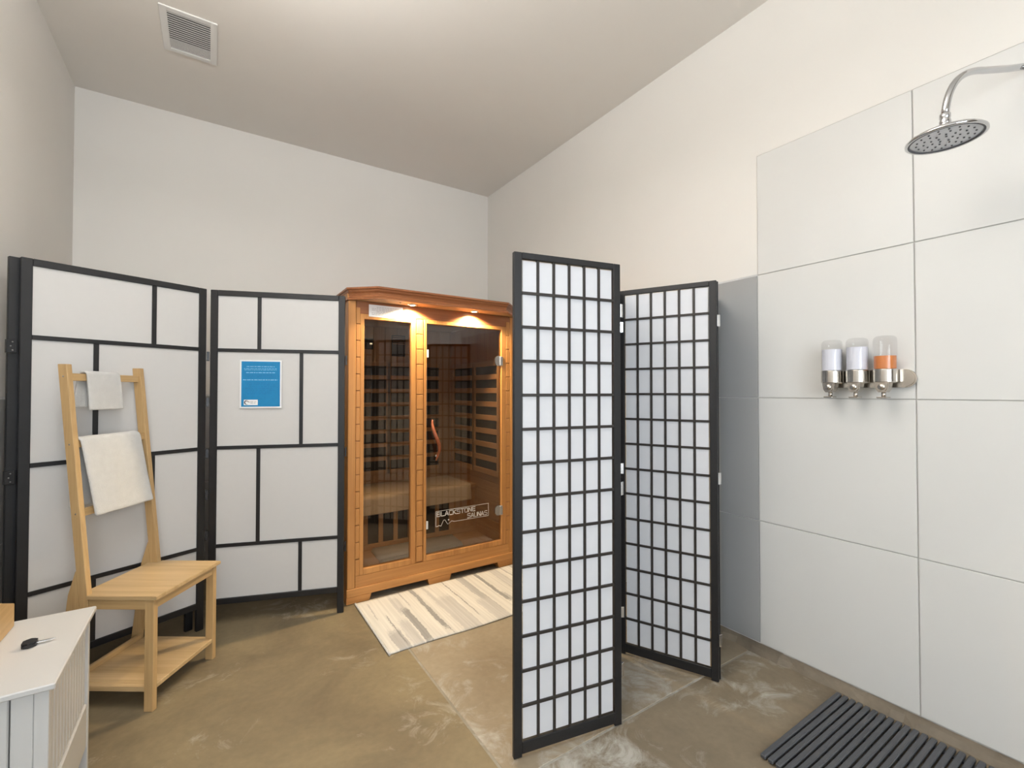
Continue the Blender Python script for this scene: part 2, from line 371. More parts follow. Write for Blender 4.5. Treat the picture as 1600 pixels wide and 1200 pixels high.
# --- white fabric divider with a broken block pattern
SH = 1.842
div = thing('folding_screen', 'wide black folding screen with white fabric in staggered blocks, left of the sauna', 'room divider', (-0.02, 3.005, 0))
def block_panel(first, a, b, bars=True):
    ang, L = unit(a, b); T = 0.019
    f = MB(); st = 0.038
    f.box(0.002, st, -T/2, T/2, 0, SH, 0.002).box(L-st, L-0.002, -T/2, T/2, 0, SH, 0.002)
    f.box(st, L-st, -T/2, T/2, SH-0.030, SH, 0.002).box(st, L-st, -T/2, T/2, 0.118, 0.150, 0.002)
    fr = f.build('panel_frame', M['black'], div)
    fr.matrix_parent_inverse = Matrix.Translation((-div.location.x, -div.location.y, 0)); put(fr, a, ang)
    zz = [0.150, 0.437, 0.973, 1.511, SH-0.030]
    vb = [(0.455 if first % 2 else 0.245), (0.245 if first % 2 else 0.455)]
    for i in range(3):
        MB().box(st, L-st, -0.008, 0.008, zz[i+1]-0.0095, zz[i+1]+0.0095, 0.001).build('lattice_bar', M['black'], fr)
    for i in range(4):
        z0 = zz[i] + (0.0095 if i else 0); z1 = zz[i+1] - (0.0095 if i < 3 else 0)
        x = 0.463*L/0.70 if (i % 2 == 1) != bool(first) else 0.244*L/0.70
        MB().box(x-0.0095, x+0.0095, -0.008, 0.008, z0, z1, 0.001).build('lattice_bar', M['black'], fr)
        for x0, x1 in ((st, x-0.0095), (x+0.0095, L-st)):
            MB().box(x0, x1, -0.0015, 0.0015, z0, z1).build('fabric_pane', M['canvas'], fr)
    return fr
PL, PM, PR_ = (-0.668, 2.700), (-0.026, 3.006), (0.657, 2.784)
block_panel(0, PL, PM)          # rows from the floor: bars at 1/3, 2/3, 1/3, 2/3
block_panel(1, (-0.006, 3.010), PR_)
block_panel(1, (-0.7065, 2.712), (-0.075, 3.035))
# hinge leaves and spacer blocks
def dhinge(x, y, z, ang, wd=0.02, h=0.055, screws=True):
    o = MB().box(-wd/2, wd/2, -0.0125, 0.0125, -h/2, h/2, 0.001).build('hinge', M['darkmetal'], div)
    o.location = (x-div.location.x, y-div.location.y, z); o.rotation_euler = (0, 0, ang)
    if screws:
        for k, dx in ((-0.017, 0.002), (0, -0.003), (0.017, 0.002)):
            s_ = MB().lathe([(0, 0.001), (0.0028, 0.0008), (0.0032, 0)], (dx, -0.0125, k), 10, Matrix.Rotation(R(90), 3, 'X')).build('screw', M['screw'], o)
for z in (1.470, 0.930, 0.372): dhinge(-0.690, 2.704, z, R(26), 0.030)
for z in (1.475, 1.225, 0.945, 0.72, 0.50): dhinge(-0.016, 3.008, z, 0, 0.014, 0.05, False)
for z in (1.465, 0.93, 0.38): dhinge(0.662, 2.784, z, R(-15), 0.008, 0.055, False)

# --- shoji divider
H2 = 1.78
sho = thing('shoji_screen', 'narrow four fold black screen with small square rice paper panes, beside the shower wall', 'room divider', (1.33, 1.268, 0))
NC, NR = 6, 14
Z0, ZS = 0.054, (1.757-0.054)/14
def mesh_of(mb, mat, nm):
    bmesh.ops.recalc_face_normals(mb.bm, faces=mb.bm.faces)
    me = bpy.data.meshes.new(nm); mb.bm.to_mesh(me); mb.bm.free(); me.materials.append(mat); return me
LP = 0.4495; st = 0.031; cw = (LP-2*st)/NC; bw = 0.0105
fm = MB(); T = 0.018
fm.box(0, st, -T/2, T/2, 0.002, H2, 0.002).box(LP-st, LP, -T/2, T/2, 0.002, H2, 0.002)
fm.box(st, LP-st, -T/2, T/2, 1.757, H2, 0.0015).box(st, LP-st, -T/2, T/2, 0.012, Z0, 0.0015)
frame_me = mesh_of(fm, M['black'], 'panel_frame')
vbar_me = mesh_of(MB().box(-bw/2, bw/2, -0.006, 0.006, Z0, 1.757, 0.0008), M['bar'], 'lattice_bar')
hbar_me = mesh_of(MB().box(st, LP-st, -0.0072, 0.0072, -bw/2, bw/2, 0.0008), M['bar'], 'lattice_bar')
pane_me = mesh_of(MB().box(-cw/2+bw/2, cw/2-bw/2, -0.001, 0.001, -ZS/2+bw/2, ZS/2-bw/2), M['paper'], 'paper_pane')
def shoji(a, b, panes=True):
    ang, L = unit(a, b)
    fr = piece('panel_frame', frame_me, sho); fr.matrix_parent_inverse = Matrix.Translation((-sho.location.x, -sho.location.y, 0)); put(fr, a, ang)
    for c in range(1, NC): piece('lattice_bar', vbar_me, fr, (st+c*cw, 0, 0))
    for r in range(1, NR): piece('lattice_bar', hbar_me, fr, (0, 0, Z0+r*ZS))
    if panes:
        for c in range(NC):
            for r in range(NR): piece('paper_pane', pane_me, fr, (st+(c+.5)*cw, 0, Z0+(r+.5)*ZS))
    else:
        MB().box(st, LP-st, -0.001, 0.001, Z0, 1.757).build('paper_sheet', M['paper'], fr)
A0, A1 = (0.893, 1.353), (1.333, 1.268)
B0, B1 = (1.693, 1.612), (1.886, 1.206)
shoji(A0, A1); shoji((1.339, 1.287), (1.663, 1.598), False)
shoji(B0, B1); shoji((1.900, 1.218), (2.279, 1.460), False)
def shinge(x, y, z, ang, par=sho):
    o = MB().box(-0.009, 0.009, -0.0105, 0.0105, -0.026, 0.026, 0.001).build('hinge', M['steel'], par)
    o.location = (x-sho.location.x, y-sho.location.y, z); o.rotation_euler = (0, 0, ang)
for z in (1.600, 0.905, 0.205): shinge(1.341, 1.2725, z, R(15))
for z in (1.600, 0.895, 0.180): shinge(1.897, 1.212, z, R(-10))
for z in (1.600, 0.905, 0.205): shinge(1.691, 1.597, z, R(60))

# ================================================================ SAUNA
SX0, SX1, SY0, SY1 = 0.690, 1.890, 2.855, 3.90
sau = thing('sauna_cabin', 'two person cedar sauna cabin with bronze glass front and lit crown, against the back wall', 'sauna', (SX0, SY0, 0))
OX, OY = SX0, SY0
def S(x): return x - OX
def B_(mb, x0, x1, y0, y1, z0, z1, bev=0.0015): return mb.box(x0-OX, x1-OX, y0-OY, y1-OY, z0, z1, bev)
def part(nm, mat, x0, x1, y0, y1, z0, z1, par=None, bev=0.0015): return B_(MB(), x0, x1, y0, y1, z0, z1, bev).build(nm, M[mat], par or sau)
sl = part('side_panel', 'cedar_z', SX0, SX0+0.030, SY0+0.025, SY1, 0.04, 1.885)
sr = part('side_panel', 'cedar_z', SX1-0.030, SX1, SY0+0.025, SY1, 0.04, 1.885)
bk = part('back_panel', 'hemlock_x', SX0+0.030, SX1-0.030, SY1-0.03, SY1, 0.04, 1.885)
part('roof_panel', 'hemlock_x', SX0+0.030, SX1-0.030, SY0+0.03, SY1-0.03, 1.83, 1.87)
flo = part('floor_panel', 'hemlock_x', SX0+0.030, SX1-0.030, SY0+0.03, SY1-0.03, 0.09, 0.125)
# inner face boards on the right side below the heater and on the left, tongue and groove
for i in range(7):
    z0 = 0.126+i*0.0745
    B_(MB(), SX1-0.040, SX1-0.030, SY0+0.04, SY1-0.03, z0, z0+0.0725, 0.002).build('board', M['hemlock_y'], sr)
    B_(MB(), SX0+0.030, SX0+0.040, SY0+0.04, SY1-0.03, z0, z0+0.0725, 0.002).build('board', M['hemlock_y'], sl)
for i in range(11):
    x0 = SX0+0.042+i*0.1015
    B_(MB(), x0, x0+0.0995, SY1-0.040, SY1-0.030, 0.126, 1.828, 0.002).build('board', M['hemlock_z'], bk)
# base with three toes and dark recess
bs = part('base_rail', 'cedar_x', SX0-0.004, SX1+0.004, SY0-0.008, SY0+0.02, 0.043, 0.092, None, 0.003)
for x0, x1 in ((SX0-0.004, 0.835), (1.205, 1.375), (1.745, SX1+0.004)):
    z1 = 0.043; m_ = MB(); a0, a1 = x0-OX, x1-OX
    cl = 0.012
    m_.prism([(a0+(cl if x0 > 0.7 else 0), 0.004), (a1-(cl if x1 < 1.88 else 0), 0.004), (a1, z1), (a0, z1)], -0.006, 0.10, 'y', 0.0)
    m_.build('foot', M['cedar_x'], sau)
for x0, x1 in ((SX0, SX0+0.12), (SX1-0.12, SX1)): part('foot', 'cedar_x', x0, x1, SY1-0.12, SY1, 0.0, 0.05)
# front rails
part('sill_rail', 'cedar_x', 0.738, 1.852, SY0, SY0+0.028, 0.092, 0.162)
part('head_rail', 'cedar_dark', 0.738, 1.852, SY0, SY0+0.028, 1.76, 1.838)
# corner posts, with grooved block strips
def strip(par, x0, x1, z0, z1):
    n_ = int(round((z1-z0)/0.1022)); hh = (z1-z0)/n_
    me = mesh_of(MB().box(0, x1-x0, 0, 0.012, 0, hh-0.0040, 0.0022), M['cedar_z'], 'block')
    for i in range(n_): piece('block', me, par, (x0-OX, SY0-0.003-OY, z0+i*hh))
pL = part('corner_post', 'cedar_z', SX0, 0.735, SY0-0.004, SY0+0.03, 0.092, 1.836, None, 0.003)
strip(pL, 0.7365, 0.760, 0.163, 1.80)
pR = part('corner_post', 'cedar_z', 1.853, SX1, SY0-0.004, SY0+0.03, 0.092, 1.836, None, 0.003)
strip(pR, 1.821, 1.8515, 0.163, 1.80)
pC = part('mullion', 'cedar_z', 1.121, 1.174, SY0+0.009, SY0+0.035, 0.163, 1.76)
strip(pC, 1.126, 1.170, 0.172, 1.760)
for x0, x1 in ((0.7365, 0.7605), (1.8205, 1.8520)):
    part('strip_backing', 'cedar_dark', x0, x1, SY0+0.0095, SY0+0.03, 0.163, 1.80)
# fixed window and door frames, glass set back
def gframe(nm, x0, x1, z0, z1, wl_, wr_, wt, wbt):
    o = MB(); y0, y1 = SY0-0.002, SY0+0.034
    B_(o, x0, x0+wl_, y0, y1, z0, z1, 0.002); B_(o, x1-wr_, x1, y0, y1, z0, z1, 0.002)
    B_(o, x0+wl_, x1-wr_, y0, y1, z1-wt, z1, 0.002); B_(o, x0+wl_, x1-wr_, y0, y1, z0, z0+wbt, 0.002)
    return o.build(nm, M['cedar_z'], sau)
wf_ = gframe('window_frame', 0.761, 1.120, 0.163, 1.76, 0.024, 0.032, 0.030, 0.035)
part('fixed_glass', 'sauna_glass', 0.784, 1.089, SY0+0.016, SY0+0.022, 0.197, 1.731, wf_, 0)
df_ = gframe('door_frame', 1.175, 1.820, 0.163, 1.76, 0.020, 0.040, 0.026, 0.035)
dr = part('glass_door', 'sauna_glass', 1.198, 1.776, SY0+0.010, SY0+0.018, 0.202, 1.730, None, 0)
for z in (1.535, 0.395):
    part('magnet_catch', 'sun_white', 1.196, 1.210, SY0+0.002, SY0+0.0095, z-0.026, z+0.026, dr, 0.001)
for z in (1.505, 0.415):
    h_ = MB(); pts = [(1.782-OX, z-0.033), (1.782-OX, z+0.033)] + [(1.752-OX-0.030*math.sin(a), z+0.033*math.cos(a)) for a in [math.pi*k/10 for k in range(1, 10)]]
    pts = [(1.782-OX, z+0.036), (1.750-OX, z+0.036)] + [(1.750-OX-0.022*math.sin(math.pi*k/10), z+0.036*math.cos(math.pi*k/10)) for k in range(1, 10)] + [(1.750-OX, z-0.036), (1.782-OX, z-0.036)]
    h_.prism(pts[::-1], 0.001, 0.0095, 'y'); h_.box(1.768-OX, 1.790-OX, -0.008, 0.004, z-0.034, z+0.034, 0.003)
    h_.build('hinge', M['steel'], dr)
# carved handle
hp = [(1.250, 1.084), (1.236, 1.070), (1.236, 1.052)]
hm = MB()
path = []; rs = []
for k in range(17):
    u = k/16; z = 1.094 - u*0.275
    bow = math.sin(math.pi*min(max((u-0.08)/0.84, 0), 1))
    path.append((1.236 + 0.010*math.sin(u*math.pi*1.0) + 0.026*u - 0.014*math.sin(2*math.pi*u) - OX, -0.006 - 0.034*bow, z)); rs.append(0.0045 + 0.0075*math.sin(math.pi*u)**0.6)
hm.tube(path, 0.01, 12, True, rs)
hd = hm.build('handle', M['red'], dr)
for z, x in ((1.064, 1.232), (0.850, 1.262)):
    MB().tube([(x-OX, 0.010, z), (x-OX, -0.012, z)], 0.006, 12).build('handle_stud', M['steel'], dr)
# printed words on the door glass (square stroke letters)
GL = {
 'B': [[(0,0),(0,1),(.8,1),(.9,.9),(.9,.6),(.8,.52),(.2,.52)], [(.8,.52),(1,.42),(1,.08),(.9,0),(0,0)]],
 'L': [[(0,1),(0,0),(1,0)]],
 'A': [[(0,0),(.42,1),(.58,1),(1,0)], [(.3,.3),(.8,.3)]],
 'C': [[(1,1),(.15,1),(0,.85),(0,.15),(.15,0),(1,0)]],
 'K': [[(0,0),(0,1)], [(1,1),(.15,.5),(1,0)]],
 'S': [[(1,1),(.1,1),(0,.9),(0,.6),(.1,.52),(.9,.52),(1,.42),(1,.1),(.9,0),(0,0)]],
 'T': [[(0,1),(1,1)], [(.5,1),(.5,0)]],
 'O': [[(.12,0),(0,.12),(0,.88),(.12,1),(.88,1),(1,.88),(1,.12),(.88,0),(.12,0)]],
 'N': [[(0,0),(0,1),(.15,1),(.85,0),(1,0),(1,1)]],
 'E': [[(1,1),(0,1),(0,0),(1,0)], [(0,.5),(.9,.5)]],
 'U': [[(0,1),(0,.12),(.12,0),(.88,0),(1,.12),(1,1)]],
}
def stroke(mb, pts, th, y):
    for (x0, z0), (x1, z1) in zip(pts, pts[1:]):
        d = Vector((x1-x0, z1-z0)); L = d.length
        if L < 1e-6: continue
        d /= L; n_ = Vector((-d.y, d.x))*th/2; e = d*th*0.45
        q = [Vector((x0, z0))-e-n_, Vector((x1, z1))+e-n_, Vector((x1, z1))+e+n_, Vector((x0, z0))-e+n_]
        mb.bm.faces.new([mb.bm.verts.new((p.x, y, p.y)) for p in q])
def word(mb, txt, x0, x1, z0, h, th, y):
    pitch = (x1-x0)/len(txt); wd = pitch*0.76
    for i, c in enumerate(txt):
        for s_ in GL[c]: stroke(mb, [(x0+i*pitch+p[0]*wd, z0+p[1]*h) for p in s_], th, y)
gy = 0.0088
lm = MB()
word(lm, 'BLACKSTONE', 1.277-OX, 1.575-OX, 0.4395, 0.028, 0.0052, gy)
word(lm, 'SAUNAS', 1.508-OX, 1.671-OX, 0.3985, 0.028, 0.0052, gy)
lm.build('printed_name', M['decal'], dr)
lo = MB()
stroke(lo, [(1.268-OX, .374), (1.268-OX, .475), (1.676-OX, .477), (1.676-OX, .389), (1.405-OX, .389), (1.385-OX, .396), (1.368-OX, .384), (1.355-OX, .378), (1.335-OX, .410), (1.325-OX, .410), (1.305-OX, .372), (1.290-OX, .380), (1.282-OX, .374), (1.268-OX, .374)], 0.0028, gy-0.0003)
lo.lathe([(0, 0), (0.005, 0)], (1.362-OX, gy, 0.407), 12, Matrix.Rotation(R(90), 3, 'X'))
lo.build('printed_outline', M['decal'], dr)
# crown: profile swept round the hexagonal front
plan = [(SX0-0.012, SY1), (SX0-0.012, 2.850), (0.826, 2.712), (1.754, 2.712), (SX1+0.012, 2.850), (SX1+0.012, SY1)]
prof = [(0.0, 1.910), (0.0, 1.899), (-0.007, 1.896), (-0.010, 1.886), (-0.019, 1.876), (-0.022, 1.864), (-0.016, 1.852), (-0.006, 1.846), (-0.003, 1.843), (-0.003, 1.836), (-0.016, 1.836), (-0.016, 1.842)]
cb = MB()
def offs(pl, d):
    out = []
    for i, p in enumerate(pl):
        p = Vector(p); ns = []
        for q0, q1 in ((pl[i-1] if i else None, pl[i]), (pl[i], pl[i+1] if i+1 < len(pl) else None)):
            if q0 is None or q1 is None: continue
            dd = (Vector(q1)-Vector(q0)).normalized(); ns.append(Vector((-dd.y, dd.x)))   # outward = left/front side
        nn = sum(ns, Vector((0, 0))); nn.normalize(); k = 1/max(0.3, nn.dot(ns[0])); out.append(p - nn*d*k*-1 if False else p + nn*(-d)*k*-1)
    return out
def ring(d):
    res = []
    for i, p in enumerate(plan):
        p = Vector(p); ns = []
        for j in (i-1, i):
            if 0 <= j < len(plan)-1:
                dd = (Vector(plan[j+1])-Vector(plan[j])).normalized(); ns.append(Vector((dd.y, -dd.x)))  # outward
        nn = ns[0].copy() if len(ns) == 1 else (ns[0]+ns[1]).normalized()
        k = 1/nn.dot(ns[0]); res.append(p + nn*d*k)
    return res
rings = []
for d, z in prof: rings.append([cb.bm.verts.new((q.x-OX, q.y-OY, z)) for q in ring(d)])
for A, B in zip(rings, rings[1:]):
    for k in range(len(plan)-1): cb.bm.faces.new((A[k], A[k+1], B[k+1], B[k]))
cb.bm.faces.new(rings[0])
crown = cb.build('crown', M['cedar_dark'], sau)
sf = MB(); q = ring(-0.016)
sf.prism([(p.x-OX, p.y-OY) for p in (q[1], q[2], q[3], q[4])], 1.8385, 1.848, 'z')
soff = sf.build('soffit', M['hemlock_x'], sau)
for lx in (1.074, 1.525):
    ly = 2.800
    lr = MB().lathe([(0.020, -0.0005), (0.020, -0.005), (0.031, -0.006), (0.034, 0.0)], (lx-OX, ly-OY, 1.838), 28).build('downlight', M['steel'], sau)
    MB().lathe([(0, -0.004), (0.012, -0.0045), (0.0195, -0.002)], (lx-OX, ly-OY, 1.838), 24).build('bulb', M['bulb'], lr)
    d = bpy.data.lights.new('downlight_beam', 'SPOT'); d.energy = 46; d.color = (1.0, 0.77, 0.45); d.spot_size = R(150); d.spot_blend = 0.35; d.shadow_soft_size = 0.018
    o = bpy.data.objects.new('downlight_beam', d); o.location = (lx-OX, ly-OY, 1.824); COL.objects.link(o); o.parent = lr
MB().lathe([(0, -0.003), (0.004, -0.003), (0.0055, 0)], (0.985-OX, 2.775-OY, 1.838), 14).build('screw', M['darkmetal'], soff)
# heaters on the back and right wall: dark panel behind a slatted guard
def heater_x(x0, x1, ys, zs0, zs1, n_):
    hb = part('heater', 'heater', x0, x1, ys-0.008, ys, zs0, zs1, None, 0)
    B_(MB(), x0-0.030, x0, ys-0.026, ys-0.0005, zs0-0.018, zs1+0.018, 0.002).build('guard_stile', M['hemlock_z'], hb)
    B_(MB(), x1, x1+0.030, ys-0.026, ys-0.0005, zs0-0.018, zs1+0.018, 0.002).build('guard_stile', M['hemlock_z'], hb)
    for i in range(n_+1):
        z = zs0 + (zs1-zs0)*i/n_
        B_(MB(), x0, x1, ys-0.024, ys-0.010, z-0.0175, z+0.0175, 0.002).build('guard_slat', M['hemlock_x'], hb)
heater_x(0.800, 1.246, SY1-0.041, 0.602, 1.514, 8)
heater_x(1.282, 1.728, SY1-0.041, 0.602, 1.514, 8)
def heater_y(y0, y1, xs, zs0, zs1, n_):
    hb = part('heater', 'heater', xs, xs+0.008, y0, y1, zs0, zs1, None, 0)
    for a, b in ((y0-0.030, y0), (y1, y1+0.030)):
        B_(MB(), xs-0.016, xs+0.0, a, b, zs0-0.02, zs1+0.02, 0.002).build('guard_stile', M['hemlock_z'], hb)
    for i in range(n_+1):
        z = zs0 + (zs1-zs0)*i/n_
        B_(MB(), xs-0.018, xs-0.002, y0, y1, z-0.0205, z+0.0205, 0.002).build('guard_slat', M['hemlock_y'], hb)
heater_y(3.000, 3.352, SX1-0.048, 0.648, 1.502, 8)
heater_y(3.392, 3.744, SX1-0.048, 0.648, 1.502, 8)
# bench with a slatted heater front
BY = 3.375
bn = part('bench_seat', 'hemlock_x', SX0+0.041, SX1-0.041, BY-0.01, SY1-0.041, 0.485, 0.515)
bf = part('bench_heater', 'heater', SX0+0.041, SX1-0.041, BY+0.020, BY+0.028, 0.125, 0.484, None, 0)
B_(MB(), SX0+0.041, SX1-0.041, BY, BY+0.018, 0.1255, 0.165, 0.002).build('guard_rail', M['hemlock_x'], bf)
B_(MB(), SX0+0.041, SX1-0.041, BY, BY+0.018, 0.445, 0.484, 0.002).build('guard_rail', M['hemlock_x'], bf)
x = 0.832
while x < 1.58:
    B_(MB(), x-0.015, x+0.017, BY+0.001, BY+0.017, 0.166, 0.444, 0.002).build('guard_slat', M['hemlock_z'], bf); x += 0.1125
B_(MB(), 1.612, SX1-0.041, BY+0.001, BY+0.017, 0.166, 0.444, 0.002).build('end_board', M['hemlock_z'], bf)
# small fittings inside
vt = part('air_vent', 'dark', 1.292, 1.412, SY1-0.054, SY1-0.041, 1.585, 1.765, None, 0.002)
for k in range(5):
    z = 1.690+k*0.015
    B_(MB(), 1.298, 1.406, SY1-0.060, SY1-0.0545, z, z+0.006, 0.001).build('louvre', M['hemlock_x'], vt)
cp = part('control_panel', 'dark', 1.030, 1.135, SY1-0.056, SY1-0.041, 1.635, 1.725, None, 0.003)
B_(MB(), 1.104, 1.124, SY1-0.0575, SY1-0.056, 1.675, 1.687, 0).build('display', M['led'], cp)
MB().lathe([(0, -0.010), (0.05, -0.010), (0.075, -0.002), (0.078, 0)], (1.16-OX, 3.42-OY, 1.8295), 28).build('dome_lamp', M['dark'], sau)

# cloth helper ----------------------------------------------------
def grid_cloth(name, mat, f, nu, nv, thick, parent=None, sub=1, off=0.0):
    bm = bmesh.new(); V = [[bm.verts.new(f(u/nu, v/nv)) for v in range(nv+1)] for u in range(nu+1)]
    for u in range(nu):
        for v in range(nv): bm.faces.new((V[u][v], V[u+1][v], V[u+1][v+1], V[u][v+1])).smooth = True
    me = bpy.data.meshes.new(name); bm.to_mesh(me); bm.free(); me.materials.append(mat)
    for p in me.polygons: p.use_smooth = True
    o = bpy.data.objects.new(name, me); COL.objects.link(o)
    if parent: o.parent = parent
    s_ = o.modifiers.new('thickness', 'SOLIDIFY'); s_.thickness = thick; s_.offset = off
    if sub:
        b_ = o.modifiers.new('smooth', 'SUBSURF'); b_.levels = sub; b_.render_levels = sub
    return o
def polyl(pts):
    L = [0]
    for a, b in zip(pts, pts[1:]): L.append(L[-1] + math.dist(a, b))
    def f(t):
        s = t*L[-1]
        for i in range(len(pts)-1):
            if s <= L[i+1] + 1e-9:
                k = (s-L[i])/(L[i+1]-L[i]); return tuple(a + (b-a)*k for a, b in zip(pts[i], pts[i+1]))
        return pts[-1]
    return f
# cloth over the bench
pf = polyl([(3.80, 0.520), (3.40, 0.522), (3.362, 0.522), (3.352, 0.514), (3.349, 0.500), (3.347, 0.395)])
def bench_f(u, v):
    y, z = pf(u); x = 0.79 + 1.005*v
    w_ = mnoise.noise(Vector((x*5, u*2, 0)))*0.006
    if u < 0.72: z += abs(w_)*0.4
    else: y += w_*1.2-0.004; z -= 0.012*(1-v)*(u-0.72)/0.28
    x += 0.006*mnoise.noise(Vector((u*9, v*2, 4)))
    return (x, y, z)
bt = grid_cloth('bench_cloth', M['linen'], bench_f, 40, 40, 0.004, None, 1, 1)
tag(bt, 'cream cloth sheet draped over the bench inside the sauna', 'cloth')
# folded towel on the sauna floor
ft = MB()
for k in range(3):
    z0 = 0.1262+k*0.0085; e = k*0.003
    ft.prism([(0.962+e, 3.08+e), (1.592-e, 3.09+e), (1.612-e, 3.325-e), (0.975+e, 3.34-e)], z0, z0+0.0078, 'z', 0.003)
fo = ft.build('floor_towel', M['towel'], None, True); tag(fo, 'folded off-white towel lying flat on the sauna floor behind the glass', 'towel')

# paper label on the crown rail
lb = thing('paper_notice', 'small white paper notice with fine print on the top rail of the sauna', 'notice', (0.920, SY0-0.0035, 1.784))
MB().box(-0.108, 0.109, -0.0006, 0.0006, -0.037, 0.038).build('sheet', M['sun_white'], lb)
lt = MB()
for k in range(6):
    z = 0.024-k*0.0095; a = -0.09 + (0.03 if k % 3 == 0 else 0); e = 0.09 - (0.05 if k % 2 else 0.01)
    x = a
    while x < e:
        l_ = random.uniform(0.008, 0.022); lt.box(x, min(x+l_, e), -0.0010, -0.0007, z-0.0012, z+0.0012); x += l_+0.004
lt.build('print', M['greyink'], lb)

# ---------------------------------------------------------------- blue sign on the divider
ang2, L2 = unit((-0.006, 3.010), PR_)
d2 = Vector((math.cos(ang2), math.sin(ang2))); n2_ = Vector((d2.y, -d2.x))
sc_ = Vector((-0.006, 3.010)) + d2*0.2555 + n2_*0.0095
sg = thing('wall_sign', 'blue printed notice with white border fixed to the second panel of the fabric screen', 'sign', (sc_.x, sc_.y, 1.3235), ang2)
MB().box(-0.106, 0.106, -0.0012, 0.0012, -0.134, 0.134, 0.0005).build('board', M['sun_white'], sg)
MB().box(-0.098, 0.098, -0.0016, -0.0012, -0.126, 0.127).build('blue_field', M['blue'], sg)
ln = MB(); dk = MB(); rr = random.Random(5)
def textrow(mb, z, h, x0, x1, y=-0.0019):
    x = x0
    while x < x1:
        l_ = rr.uniform(0.006, 0.019)
        mb.box(x, min(x+l_, x1), y, y+0.0002, z-h/2, z+h/2)
        for c in range(int(l_/0.006)):      # ascenders
            xx = x+0.003+c*0.006
            if rr.random() < 0.5 and xx < x1: mb.box(xx, xx+0.0016, y, y+0.0002, z, z+h)
        x += l_+0.0032
textrow(ln, 0.098, 0.0028, -0.072, 0.070); textrow(ln, 0.086, 0.0022, -0.086, 0.080)
textrow(ln, 0.079, 0.0018, -0.084, 0.080); textrow(ln, 0.064, 0.0032, -0.074, 0.072)
textrow(ln, 0.0235, 0.0036, -0.090, 0.086)
for z in (0.112, 0.050, 0.040, 0.006, -0.004, -0.014, -0.024, -0.034, -0.044, -0.054): textrow(dk, z, 0.0016, rr.uniform(-0.085, -0.06), rr.uniform(0.05, 0.085))
tag(ln.build('pale_print', M['paleblue'], sg), kind='stuff'); tag(dk.build('dark_print', M['deepblue'], sg), kind='stuff')
lg = MB().box(-0.085, -0.015, -0.0021, -0.0016, -0.117, -0.087).build('logo_field', M['sun_white'], sg)
cm = MB()
for k in range(22):       # crescent
    a0, a1 = R(50 + k*11.5), R(50 + (k+1)*11.5)
    def pt(a, r_): return (-0.0705+r_*math.cos(a), -0.0024, -0.102+r_*math.sin(a))
    th0 = 0.0050*math.sin(math.pi*k/22)+0.0006; th1 = 0.0050*math.sin(math.pi*(k+1)/22)+0.0006
    cm.bm.faces.new([cm.bm.verts.new(p) for p in (pt(a0, 0.0125), pt(a1, 0.0125), pt(a1, 0.0125-th1), pt(a0, 0.0125-th0))])
stroke(cm, [(-0.072, -0.098), (-0.062, -0.097), (-0.058, -0.101)], 0.003, -0.0024)
cm.build('logo_mark', M['ink'], lg)
gm = MB(); textrow(gm, -0.098, 0.0032, -0.055, -0.021, -0.0024); textrow(gm, -0.106, 0.0032, -0.053, -0.021, -0.0024)
gm.build('logo_words', M['greyink'], lg)

